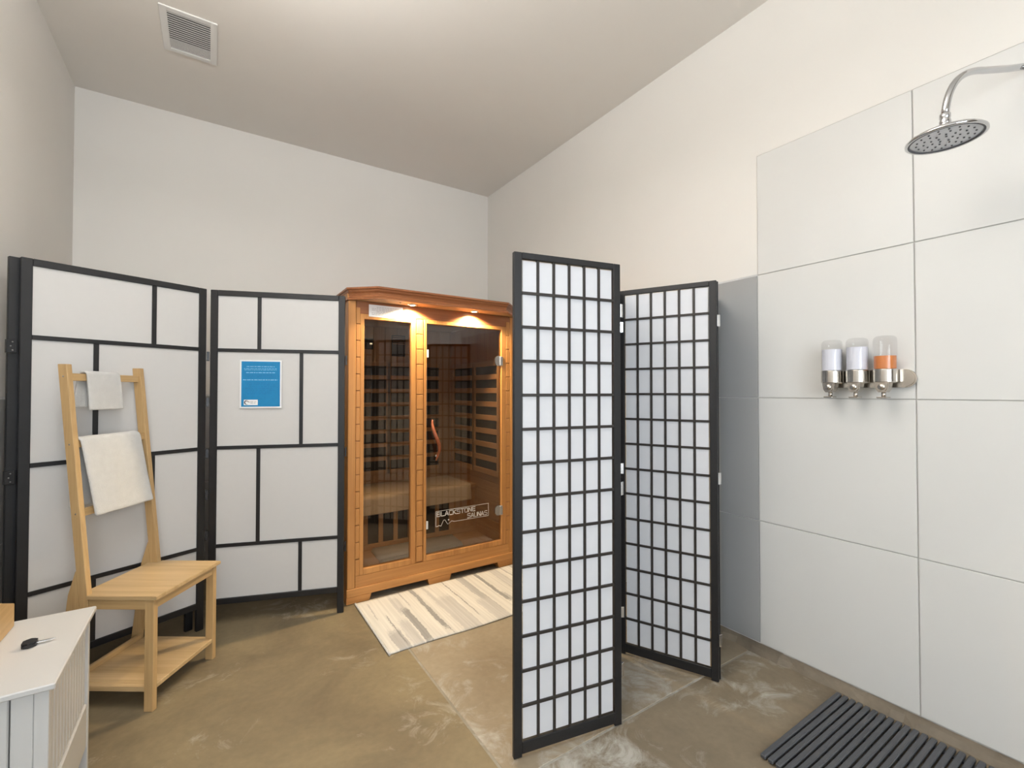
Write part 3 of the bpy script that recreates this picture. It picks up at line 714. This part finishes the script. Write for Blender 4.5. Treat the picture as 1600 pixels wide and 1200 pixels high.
# ================================================================ RUG
def rug_mat():
    m, n, l, b = new_mat('striped_wool')
    tc = n.new('ShaderNodeTexCoord'); sp = n.new('ShaderNodeSeparateXYZ'); l.new(tc.outputs['Object'], sp.inputs[0])
    CR, LG, MG, DG = (0.72, 0.695, 0.645), (0.58, 0.56, 0.535), (0.47, 0.455, 0.44), (0.33, 0.32, 0.31)
    # stripes: (centre, half width, start, end, colour) in metres across and along the rug
    ST_ = [(0.085, 0.034, -0.1, 0.22, MG), (0.105, 0.004, 0.03, 0.40, DG), (0.055, 0.004, 0.35, 0.60, MG), (0.160, 0.030, -0.1, 0.30, LG), (0.205, 0.026, 0.33, 0.60, LG), (0.217, 0.021, -0.02, 0.42, DG),
           (0.262, 0.004, 0.40, 0.66, MG), (0.339, 0.013, 0.06, 0.66, DG), (0.352, 0.003, 0.0, 0.3, DG), (0.420, 0.012, 0.25, 0.66, LG), (0.470, 0.055, -0.1, 0.45, LG), (0.561, 0.004, 0.11, 0.67, DG), (0.690, 0.025, 0.05, 0.70, MG),
           (0.665, 0.045, -0.1, 0.30, LG), (0.806, 0.014, 0.15, 0.67, DG), (0.830, 0.010, -0.1, 0.3, MG), (0.945, 0.030, 0.25, 0.7, LG), (1.02, 0.006, -0.1, 0.7, MG), (1.12, 0.03, 0.1, 0.7, MG), (1.22, 0.010, -0.1, 0.6, DG)]
    wob = n.new('ShaderNodeTexNoise'); wob.inputs['Scale'].default_value = 7; wob.inputs['Detail'].default_value = 8; wob.inputs['Roughness'].default_value = 0.7; l.new(tc.outputs['Object'], wob.inputs['Vector'])
    def mth(op, a, b_=None, c=None):
        q = n.new('ShaderNodeMath'); q.operation = op
        for i_, v in enumerate((a, b_, c)):
            if v is None: continue
            if isinstance(v, (int, float)): q.inputs[i_].default_value = v
            else: l.new(v, q.inputs[i_])
        return q.outputs[0]
    xx = mth('ADD', sp.outputs['X'], mth('MULTIPLY_ADD', wob.outputs['Fac'], 0.034, -0.017))
    fz = n.new('ShaderNodeTexNoise'); fz.inputs['Scale'].default_value = 90; fz.inputs['Detail'].default_value = 3; l.new(tc.outputs['Object'], fz.inputs['Vector'])
    xx = mth('ADD', xx, mth('MULTIPLY_ADD', fz.outputs['Fac'], 0.014, -0.007))
    cur = None
    for (c0, hw, s0, s1, colr) in ST_:
        ax = mth('ABSOLUTE', mth('SUBTRACT', xx, c0))
        e1 = n.new('ShaderNodeMapRange'); e1.interpolation_type = 'SMOOTHSTEP'; e1.inputs[1].default_value = hw+0.002; e1.inputs[2].default_value = max(0.0, hw-0.003); l.new(ax, e1.inputs[0])
        yc = (s0+s1)/2; ay = mth('ABSOLUTE', mth('SUBTRACT', mth('ADD', sp.outputs['Y'], mth('MULTIPLY_ADD', fz.outputs['Fac'], 0.12, -0.06)), yc))
        e2 = n.new('ShaderNodeMapRange'); e2.interpolation_type = 'SMOOTHSTEP'; e2.inputs[1].default_value = (s1-s0)/2+0.02; e2.inputs[2].default_value = (s1-s0)/2-0.06; l.new(ay, e2.inputs[0])
        mk = mth('MULTIPLY', mth('MULTIPLY', e1.outputs[0], e2.outputs[0]), 0.92)
        x_ = n.new('ShaderNodeMix'); x_.data_type = 'RGBA'; l.new(mk, x_.inputs[0])
        if cur is None: x_.inputs[6].default_value = CR + (1,)
        else: l.new(cur, x_.inputs[6])
        x_.inputs[7].default_value = colr + (1,); cur = x_.outputs[2]
    class r1: outputs = {'Color': cur}
    # thin ragged dark threads
    mp2 = n.new('ShaderNodeMapping'); mp2.inputs['Scale'].default_value = (60, 1.6, 1); l.new(tc.outputs['Object'], mp2.inputs['Vector'])
    w2 = n.new('ShaderNodeTexNoise'); w2.inputs['Scale'].default_value = 1.0; w2.inputs['Detail'].default_value = 2; l.new(mp2.outputs['Vector'], w2.inputs['Vector'])
    r2 = n.new('ShaderNodeMapRange'); r2.inputs[1].default_value = 0.30; r2.inputs[2].default_value = 0.7; r2.inputs[3].default_value = 0.86; r2.inputs[4].default_value = 1.06; l.new(w2.outputs['Fac'], r2.inputs[0])
    vm = n.new('ShaderNodeVectorMath'); vm.operation = 'SCALE'; l.new(r1.outputs['Color'], vm.inputs[0]); l.new(r2.outputs[0], vm.inputs['Scale'])
    l.new(vm.outputs[0], b.inputs['Base Color']); b.inputs['Roughness'].default_value = 0.95; b.inputs['Specular IOR Level'].default_value = 0.1
    bn = n.new('ShaderNodeTexNoise'); bn.inputs['Scale'].default_value = 260; l.new(tc.outputs['Object'], bn.inputs['Vector'])
    bp = n.new('ShaderNodeBump'); bp.inputs['Strength'].default_value = 0.5; bp.inputs['Distance'].default_value = 0.004
    l.new(bn.outputs['Fac'], bp.inputs['Height']); l.new(bp.outputs['Normal'], b.inputs['Normal'])
    return m
M['rug'] = rug_mat()
rug_t = thing('floor_rug', 'striped cream and grey woven rug on the floor in front of the sauna', 'rug', (0.735, 2.20, 0))
def rug_f(u, v):
    x = 1.30*u; y = 0.005 + 0.632*v
    z = 0.0045 + 0.011*max(0, mnoise.noise(Vector((x*3.2+1.3, v*1.4, 0.3)))) * (0.4+0.6*v)
    if u in (0, 1): z = 0.0045
    y += 0.004*math.sin(x*9) * (1 if v < .5 else -1)
    return (x, y, z)
grid_cloth('pile', M['rug'], rug_f, 90, 30, 0.006, rug_t, 0)
tm = MB()
def edge(u, v): p = rug_f(u, v); return (p[0]-0.002, p[1], p[2]+0.002)
tm.tube([(0.0, 0.0+0.637*k/40, 0.0062+0.001*math.sin(k*1.9)) for k in range(41)], 0.0058, 8)
tm.build('bound_end', M['towel'], rug_t)

# ================================================================ TOWEL LADDER CHAIR
ca = math.atan2(.825, .565)
ch = thing('towel_chair', 'bamboo chair with a ladder back for towels and a lower shelf, before the folding screen', 'chair', (-0.186, 2.339, 0), ca)
def cb_(nm, mat, x0, x1, y0, y1, z0, z1, bev=0.0015): return MB().box(x0, x1, y0, y1, z0, z1, bev).build(nm, M[mat], ch)
W = 0.381; LW = 0.023
ST = 0.461
for x0 in (0, W-LW): cb_('leg', 'bamboo_z', x0, x0+LW, 0, 0.036, 0, ST-0.0155)
yf = lambda z: 0.272 + (z-0.45)*0.106            # front face of the leaning uprights
for x0 in (0, W-LW):
    x1 = x0+LW
    z0, z1 = 0.392, 1.395
    MB().quadbox([(x0, yf(z0), z0), (x1, yf(z0), z0), (x1, yf(z0)+.037, z0), (x0, yf(z0)+.037, z0), (x0, yf(z1), z1), (x1, yf(z1), z1), (x1, yf(z1)+.037, z1), (x0, yf(z1)+.037, z1)], 0.0012).build('upright', M['bamboo_z'], ch)
    yr = lambda z: 0.388 - 0.112*z                # centre line of the splayed rear leg
    zb, zt = 0.0, 0.50; q0 = yr(zb); q1 = yr(zt)
    pts = [(q0-.021, zb), (q0+.021, zb), (q1+.020, zt-0.04), (yf(0.557)+.039, 0.557), (yf(0.557)+.0375, 0.557), (yf(0.392)+0.0375, 0.392), (yr(0.38)-0.021, 0.375)]
    MB().prism(pts, x0, x1, 'x').build('rear_leg', M['bamboo_z'], ch)
    cb_('side_apron', 'bamboo_y', x0+0.002, x1-0.002, 0.036, yf(0.42)-0.0008, 0.405, ST-0.0155)
cb_('front_apron', 'bamboo_x', LW, W-LW, 0.004, 0.024, 0.405, ST-0.0155)
cb_('rear_apron', 'bamboo_x', LW, W-LW, 0.276, 0.296, 0.405, ST-0.0155)
sm = MB(); sm.prism([(-0.006, -0.016), (W+0.006, -0.016), (W+0.006, yf(.46)-0.001), (W-LW-0.0015, yf(.46)-0.001), (W-LW-0.0015, 0.318), (LW+0.0015, 0.318), (LW+0.0015, yf(.46)-0.001), (-0.006, yf(.46)-0.001)], ST-0.015, ST, 'z', 0.0015)
sm.build('seat', M['bamboo_seat'], ch)
for z in (1.343, 1.067, 0.787):
    y = yf(z)+0.018
    o = cb_('rung', 'bamboo_x', LW, W-LW, y-0.009, y+0.009, z-0.0155, z+0.0155)
sh = MB().box(LW+0.001, W-LW-0.001, 0.002, 0.345, 0.082, 0.099, 0.0015).box(0.003, LW, 0.038, 0.345, 0.078, 0.0985, 0.001).box(W-LW, W-0.003, 0.038, 0.345, 0.078, 0.0985, 0.001)
sh.build('shelf', M['bamboo_seat'], ch)
cb_('shelf_rail', 'bamboo_x', LW, W-LW, 0.346, 0.364, 0.084, 0.118)
for z in (1.345, 1.068, 0.787):
    MB().lathe([(0, 0.0008), (0.003, 0.0006), (0.0036, 0)], (0, yf(z)+0.018, z), 10, Matrix.Rotation(R(-90), 3, 'Y')).build('screw_cap', M['brushed'], ch)

def chair_w(p):
    c, s = math.cos(ca), math.sin(ca); return (-0.186 + p[0]*c - p[1]*s, 2.339 + p[0]*s + p[1]*c, p[2])
def drape(name, label, x0, x1, skew, rz, front, back, th, lean_f=0.0, dx_back=0.0, seed=0):
    yc = yf(rz)+0.018; h = 0.0155+0.003; hw = 0.009+0.003+th/2; top = rz+h+th/2
    pts = [(yc+hw, back), (yc+hw, top-0.008), (yc+hw-0.006, top), (yc-hw+0.006, top), (yc-hw, top-0.008), (yc-hw-lean_f, front)]
    f = polyl(pts); tot = sum(math.dist(a, b) for a, b in zip(pts, pts[1:])); lb_ = (top-back)/tot
    def g(u, v):
        y, z = f(u); x = x0 + (x1-x0)*v
        drop = max(0, top-z)
        if u < lb_: x += dx_back*drop; y += 0.004*abs(mnoise.noise(Vector((v*4, z*6, seed))))
        else:
            x += skew*drop; y -= (0.010*abs(mnoise.noise(Vector((v*3.5, z*4, seed+5)))) + 0.004*math.sin(v*math.pi))*min(1, drop*12)
        if 0.3 < u < 0.7: z += 0.0
        z += 0.002*mnoise.noise(Vector((v*6, u*3, seed)))
        return chair_w((x, y, z))
    o = grid_cloth(name, M['towel'], g, 44, 18, th, None, 1)
    return tag(o, label, 'towel')
drape('hand_towel', 'small white hand towel folded over the top rung of the bamboo chair', 0.082, 0.242, 0.06, 1.343, 1.203, 1.215, 0.0105, 0.004, -0.16, 2)
drape('bath_towel', 'large white bath towel hanging over the middle rung of the bamboo chair', 0.028, 0.322, 0.07, 1.067, 0.765, 0.800, 0.0125, 0.046, -0.02, 11)

# ================================================================ CABINET, KEY, BOX
CX0, CX1, CY0, CY1, CH = -0.722, -0.322, 1.605, 2.105, 0.55
cab = thing('storage_cabinet', 'low white cabinet with beadboard sides in the lower left corner', 'cabinet', (CX0, CY0, 0))
W_, D_ = CX1-CX0, CY1-CY0
def cp_(nm, x0, x1, y0, y1, z0, z1, par=None, bev=0.0015, mat='white_paint'): return MB().box(x0, x1, y0, y1, z0, z1, bev).build(nm, M[mat], par or cab)
cp_('top', 0, W_, 0, D_, CH-0.016, CH, None, 0.003)
ix1 = W_-0.014; iy0, iy1 = 0.016, D_-0.014
body = cp_('back_panel', 0.012, ix1-0.03, iy1-0.010, iy1, 0.05, CH-0.0165)
cp_('left_side', 0.010, 0.022, iy0+0.03, iy1-0.011, 0.0, CH-0.0165)
for y0, y1 in ((iy0, iy0+0.018), (iy1-0.020, iy1)): cp_('side_post', ix1-0.028, ix1, y0, y1, 0.0, CH-0.0165)
rs_ = cp_('side_rail', ix1-0.024, ix1-0.002, iy0+0.0185, iy1-0.0205, 0.10, 0.245, None, 0.004)
ww = (iy1-0.0205 - iy0-0.0185)/13
me = mesh_of(MB().box(0, 0.009, 0, ww-0.0055, 0, CH-0.0165-0.2455, 0.0035), M['white_paint'], 'bead_board')
bp_ = cp_('side_panel', ix1-0.024, ix1-0.0165, iy0+0.0185, iy1-0.0205, 0.2455, CH-0.0165, None, 0)
for i in range(13): piece('bead_board', me, bp_, (ix1-0.0162, iy0+0.020+i*ww, 0.2455))
# front: stile, hinged door of upright boards
cp_('front_stile', ix1-0.0685, ix1-0.0285, iy0, iy0+0.018, 0.0, CH-0.0165)
cp_('front_stile', 0.010, 0.045, iy0, iy0+0.018, 0.0, CH-0.0165)
cp_('bottom_rail', 0.0455, ix1-0.069, iy0, iy0+0.018, 0.05, 0.11)
door = cp_('door', 0.048, ix1-0.072, iy0+0.004, iy0+0.018, 0.113, CH-0.0185, None, 0.001)
nb = 4; bwid = (ix1-0.072-0.048)/nb
for i in range(nb): cp_('door_board', 0.048+i*bwid+0.001, 0.048+(i+1)*bwid-0.001, iy0-0.001, iy0+0.0038, 0.114, CH-0.0195, door, 0.0015)
cp_('floor_panel', 0.023, ix1-0.03, iy0+0.019, iy1-0.012, 0.06, 0.075)

key = thing('key', 'black headed key with a bare metal blade lying on the white cabinet', 'key', (-0.4235, 1.878, CH+0.0002), R(2))
hp = []
for k in range(28):
    a = 2*math.pi*k/28; c, s = math.cos(a), math.sin(a)
    hp.append((0.0165*math.copysign(abs(c)**0.45, c) + 0.000, 0.0215*math.copysign(abs(s)**0.45, s)))
MB().prism([(x_*0.95-0.008, y_*0.95) for x_, y_ in hp], 0.0, 0.0135, 'z', 0.004).build('key_head', M['keyplastic'], key)
MB().prism([(0.006, -0.0050), (0.032, -0.0045), (0.035, -0.001), (0.045, -0.001), (0.046, 0.0012), (0.032, 0.0045), (0.006, 0.0048)], 0.0045, 0.0075, 'z', 0.0006).build('key_blade', M['steel'], key)

bx = thing('wooden_box', 'pale wooden box with slanted sides at the left end of the white cabinet', 'box', (-0.615, 1.90, CH+0.0005))
def wedge(x0, x1, y0, y1, za, zb):
    return MB().quadbox([(x0, y0, 0), (x1, y0, 0), (x1, y1, 0), (x0, y1, 0), (x0, y0, za), (x1, y0, za), (x1, y1, zb), (x0, y1, zb)], 0.0015)
wedge(0.094, 0.106, -0.15, 0.163, 0.190, 0.070).build('side_board', M['bamboo_y'], bx)
wedge(-0.100, -0.088, -0.15, 0.163, 0.190, 0.070).build('side_board', M['bamboo_y'], bx)
MB().box(-0.0875, 0.0935, 0.152, 0.162, 0.0, 0.0695, 0.001).build('end_board', M['bamboo_x'], bx)
MB().box(-0.0875, 0.0935, -0.149, -0.139, 0.0, 0.184, 0.001).build('end_board', M['bamboo_x'], bx)
MB().box(-0.0875, 0.0935, -0.1385, 0.1515, 0.0, 0.010).build('bottom_board', M['bamboo_y'], bx)

# ================================================================ SHOWER
shw = thing('shower', 'round chrome rain shower head on a curved arm high on the tiled wall', 'shower', (XR-0.004, 0.300, 2.366))
wx, wy, wz = shw.location
HD = Vector((1.945, 0.452, 2.093)); 
def lw(p): return (p[0]-wx, p[1]-wy, p[2]-wz)
MB().lathe([(0, 0.022), (0.014, 0.021), (0.020, 0.012), (0.028, 0.004), (0.030, 0)], (0, 0, 0), 28, Matrix.Rotation(R(-90), 3, 'Y')).build('wall_flange', M['chrome'], shw)
E0 = Vector((2.010, 0.398, 2.298))
arm = [Vector((XR-0.01, 0.300, 2.366)), Vector((2.16, 0.345, 2.333)), E0 + Vector((0.045, -0.013, 0.012))]
# smooth bend down to the head
P0_ = E0 + Vector((0.045, -0.013, 0.012)); P1_ = Vector((1.935, 0.440, 2.300)); P2_ = HD + Vector((0.0, 0, 0.070))
pth = [arm[0], arm[1]]
for k in range(17):
    t_ = k/16; pth.append(P0_*(1-t_)**2 + P1_*2*t_*(1-t_) + P2_*t_**2)
MB().tube([lw(p) for p in pth], 0.0105, 20).build('arm', M['chrome'], shw)
MB().lathe([(0.0115, 0.075), (0.014, 0.072), (0.014, 0.060), (0.0125, 0.058), (0.0145, 0.050), (0.0145, 0.042), (0.012, 0.036), (0.019, 0.030), (0.026, 0.025), (0.020, 0.020), (0, 0.02)], lw(HD), 28).build('swivel_nut', M['chrome'], shw)
TL = Matrix.Rotation(R(0), 3, 'X')
hdp = MB().lathe([(0, 0.026), (0.022, 0.025), (0.045, 0.018), (0.075, 0.010), (0.092, 0.004), (0.0985, -0.002), (0.0985, -0.007), (0.094, -0.0095), (0.089, -0.007), (0.087, -0.004)], lw(HD), 56).build('head_shell', M['chrome'], shw)
MB().lathe([(0.0875, -0.0045), (0.080, -0.0055), (0, -0.0055)], lw(HD), 56).build('spray_face', M['sprayface'], shw)
MB().lathe([(0.0905, -0.0062), (0.0905, -0.0085), (0.0865, -0.0085), (0.0865, -0.0050)], lw(HD), 56).build('gap_shade_ring', M['nozzle'], shw)  # dark ring put in for the shaded gap between shell and face
nz_ = MB()
for r_, n_ in ((0.070, 18), (0.052, 13), (0.034, 9), (0.017, 5)):
    for k in range(n_):
        a = 2*math.pi*k/n_ + r_*60
        nz_.lathe([(0.0028, 0), (0.0024, -0.0025), (0, -0.003)], lw((HD.x+r_*math.cos(a), HD.y+r_*math.sin(a), HD.z-0.0055)), 8)
tag(nz_.build('nozzles', M['nozzle'], shw), kind='stuff')

dis = thing('soap_dispenser', 'triple soap dispenser with clear chambers and steel levers on the white tiled wall', 'dispenser', (XR-0.0045, 0.790, 1.32))
dx, dy, dz = dis.location
bpl = MB(); rad = 0.036
cs = [(0.920+0.012, 1), (0.640, -1)]
ou = [(0.905 + rad*math.cos(a), 1.335 + rad*math.sin(a)) for a in [R(-90+15*k) for k in range(13)]] + [(0.655 + rad*math.cos(a), 1.335 + rad*math.sin(a)) for a in [R(90+15*k) for k in range(13)]]
bpl.prism([(p[0]-dy, p[1]-dz) for p in ou], -0.020, -0.0005, 'x', 0.005)
bpl.build('back_plate', M['brushed'], dis)
for k, (yc, lvl, mt, lbk) in enumerate(((0.893, 1.463, 'lotion', 'chamber filled with white liquid'), (0.801, 1.466, 'lotion', 'chamber filled with white liquid'), (0.707, 1.424, 'amber', 'chamber part filled with orange liquid'))):
    xc = 2.236; c0 = (xc-dx, yc-dy, -dz)
    r_ = 0.0385
    chb = MB().lathe([(r_, 1.372), (r_, 1.488), (r_-0.003, 1.497), (r_-0.010, 1.503), (0, 1.505)], c0, 32).build('chamber', M['clear'], dis); chb['label'] = lbk
    MB().lathe([(0, 1.3735), (r_-0.003, 1.3735), (r_-0.003, lvl), (0, lvl)], c0, 32, smooth=False).build('liquid', M[mt], chb)
    hs = MB()
    # housing: rounded barrel that narrows to a nose below
    hs.lathe([(0, 1.3715), (0.0395, 1.3715), (0.0400, 1.3690), (0.0400, 1.322), (0.0375, 1.319), (0.0, 1.318)], c0, 40, smooth=False)
    hs.prism([(yc-dy-0.024, 1.320-dz), (yc-dy+0.024, 1.320-dz), (yc-dy+0.020, 1.292-dz), (yc-dy+0.012, 1.280-dz), (yc-dy-0.012, 1.280-dz), (yc-dy-0.020, 1.292-dz)], xc-dx-0.040, xc-dx+0.005, 'x', 0.004)
    hs.box(xc-dx+0.01, -0.018, yc-dy-0.022, yc-dy+0.022, 1.315-dz, 1.362-dz, 0.003)
    ho = hs.build('housing', M['brushed'], dis)
    MB().lathe([(0, 0.006), (0.010, 0.005), (0.013, 0.0)], (xc-dx-0.040, yc-dy, 1.302-dz), 24, Matrix.Rotation(R(-90), 3, 'Y')).build('push_button', M['brushed'], ho)
    MB().tube([(xc-dx-0.018, yc-dy, 1.282-dz), (xc-dx-0.018, yc-dy, 1.262-dz)], 0.0075, 14).box(xc-dx-0.052, xc-dx-0.008, yc-dy-0.020, yc-dy+0.014, 1.257-dz, 1.2625-dz, 0.002).build('spout', M['brushed'], ho)

# shower duckboard
mat_ = thing('shower_mat', 'dark grey ribbed shower mat on the floor beside the white tiles', 'mat', (2.215, 0.88, 0))
sme = mesh_of(MB().box(-0.60, 0, -0.0185, 0, 0.006, 0.020, 0.003), M['rubber'], 'slat')
for k in range(35): piece('slat', sme, mat_, (0, -k*0.0252, 0))
for x in (-0.03, -0.2, -0.38, -0.57): MB().box(x-0.008, x+0.008, -0.875, -0.001, 0.0, 0.0062).build('runner', M['rubber'], mat_)

# ================================================================ CEILING VENT, ADDED FILL LAMP
vx0, vx1, vy0, vy1 = -0.238, 0.012, 2.845, 3.209
cv = thing('ceiling_vent', 'white rectangular louvred air vent in the ceiling near the back wall', 'vent', ((vx0+vx1)/2, (vy0+vy1)/2, ZC))
hx, hy = (vx1-vx0)/2, (vy1-vy0)/2
f = MB(); bwv = 0.032
f.box(-hx, -hx+bwv, -hy, hy, -0.008, -0.0005, 0.002).box(hx-bwv, hx, -hy, hy, -0.008, -0.0005, 0.002)
f.box(-hx+bwv, hx-bwv, -hy, -hy+bwv, -0.008, -0.0005, 0.002).box(-hx+bwv, hx-bwv, hy-bwv, hy, -0.008, -0.0005, 0.002)
f.build('frame', M['ventplastic'], cv)
MB().box(-hx+bwv, hx-bwv, -hy+bwv, hy-bwv, -0.0015, -0.0005).build('duct_shade', M['dark'], cv)  # flat dark sheet stands in for the shade behind the louvres
y = -hy+bwv+0.003
while y < hy-bwv-0.006:
    fine = y > hy-bwv-0.095
    wd = 0.0088 if fine else 0.0105
    MB().quadbox([(-hx+bwv, y, -0.0072), (hx-bwv, y, -0.0072), (hx-bwv, y+wd, -0.0052), (-hx+bwv, y+wd, -0.0052), (-hx+bwv, y, -0.0060), (hx-bwv, y, -0.0060), (hx-bwv, y+wd, -0.0040), (-hx+bwv, y+wd, -0.0040)]).build('louvre', M['ventplastic'], cv)
    y += 0.0102 if fine else 0.0175
cl_ = thing('fill_lamp', 'long white fill lamp added out of view, hanging from the ceiling', 'lamp', (-0.05, 1.04, ZC), R(90))  # unseen lamp body added to go with the fill lights
MB().box(-0.68, 0.68, -0.23, 0.23, -0.52, -0.47, 0.004).build('fill_lamp_body', M['white_paint'], cl_)
for x in (-0.5, 0.5): MB().tube([(x, 0, -0.47), (x, 0, 0)], 0.002, 6).build('hanging_wire', M['steel'], cl_)
MB().box(-0.65, 0.65, -0.21, 0.21, -0.526, -0.5205, 0.002).build('diffuser', emit('fill_lamp_diffuser', (1.0, 0.95, 0.88), 2.0), cl_)
# unseen brown door behind the camera, added to give chrome dark reflections
dd = MB().box(1.28, 2.12, YF, YF+0.035, 0.005, 2.03, 0.003).build('added_door_1', M['added_door_brown'], None); tag(dd, kind='structure')
MB().lathe([(0.010, 0), (0.010, 0.035), (0.026, 0.045), (0.026, 0.06), (0, 0.066)], (1.36, YF+0.035, 0.98), 20, Matrix.Rotation(R(-90), 3, 'X')).build('added_door_knob', M['steel'], dd)
dtm = MB().box(1.20, 1.275, YF, YF+0.02, 0.0, 2.11, 0.003).box(2.125, 2.20, YF, YF+0.02, 0.0, 2.11, 0.003).box(1.275, 2.125, YF, YF+0.02, 2.035, 2.11, 0.003).build('trim_2', M['white_paint']); tag(dtm, kind='structure')
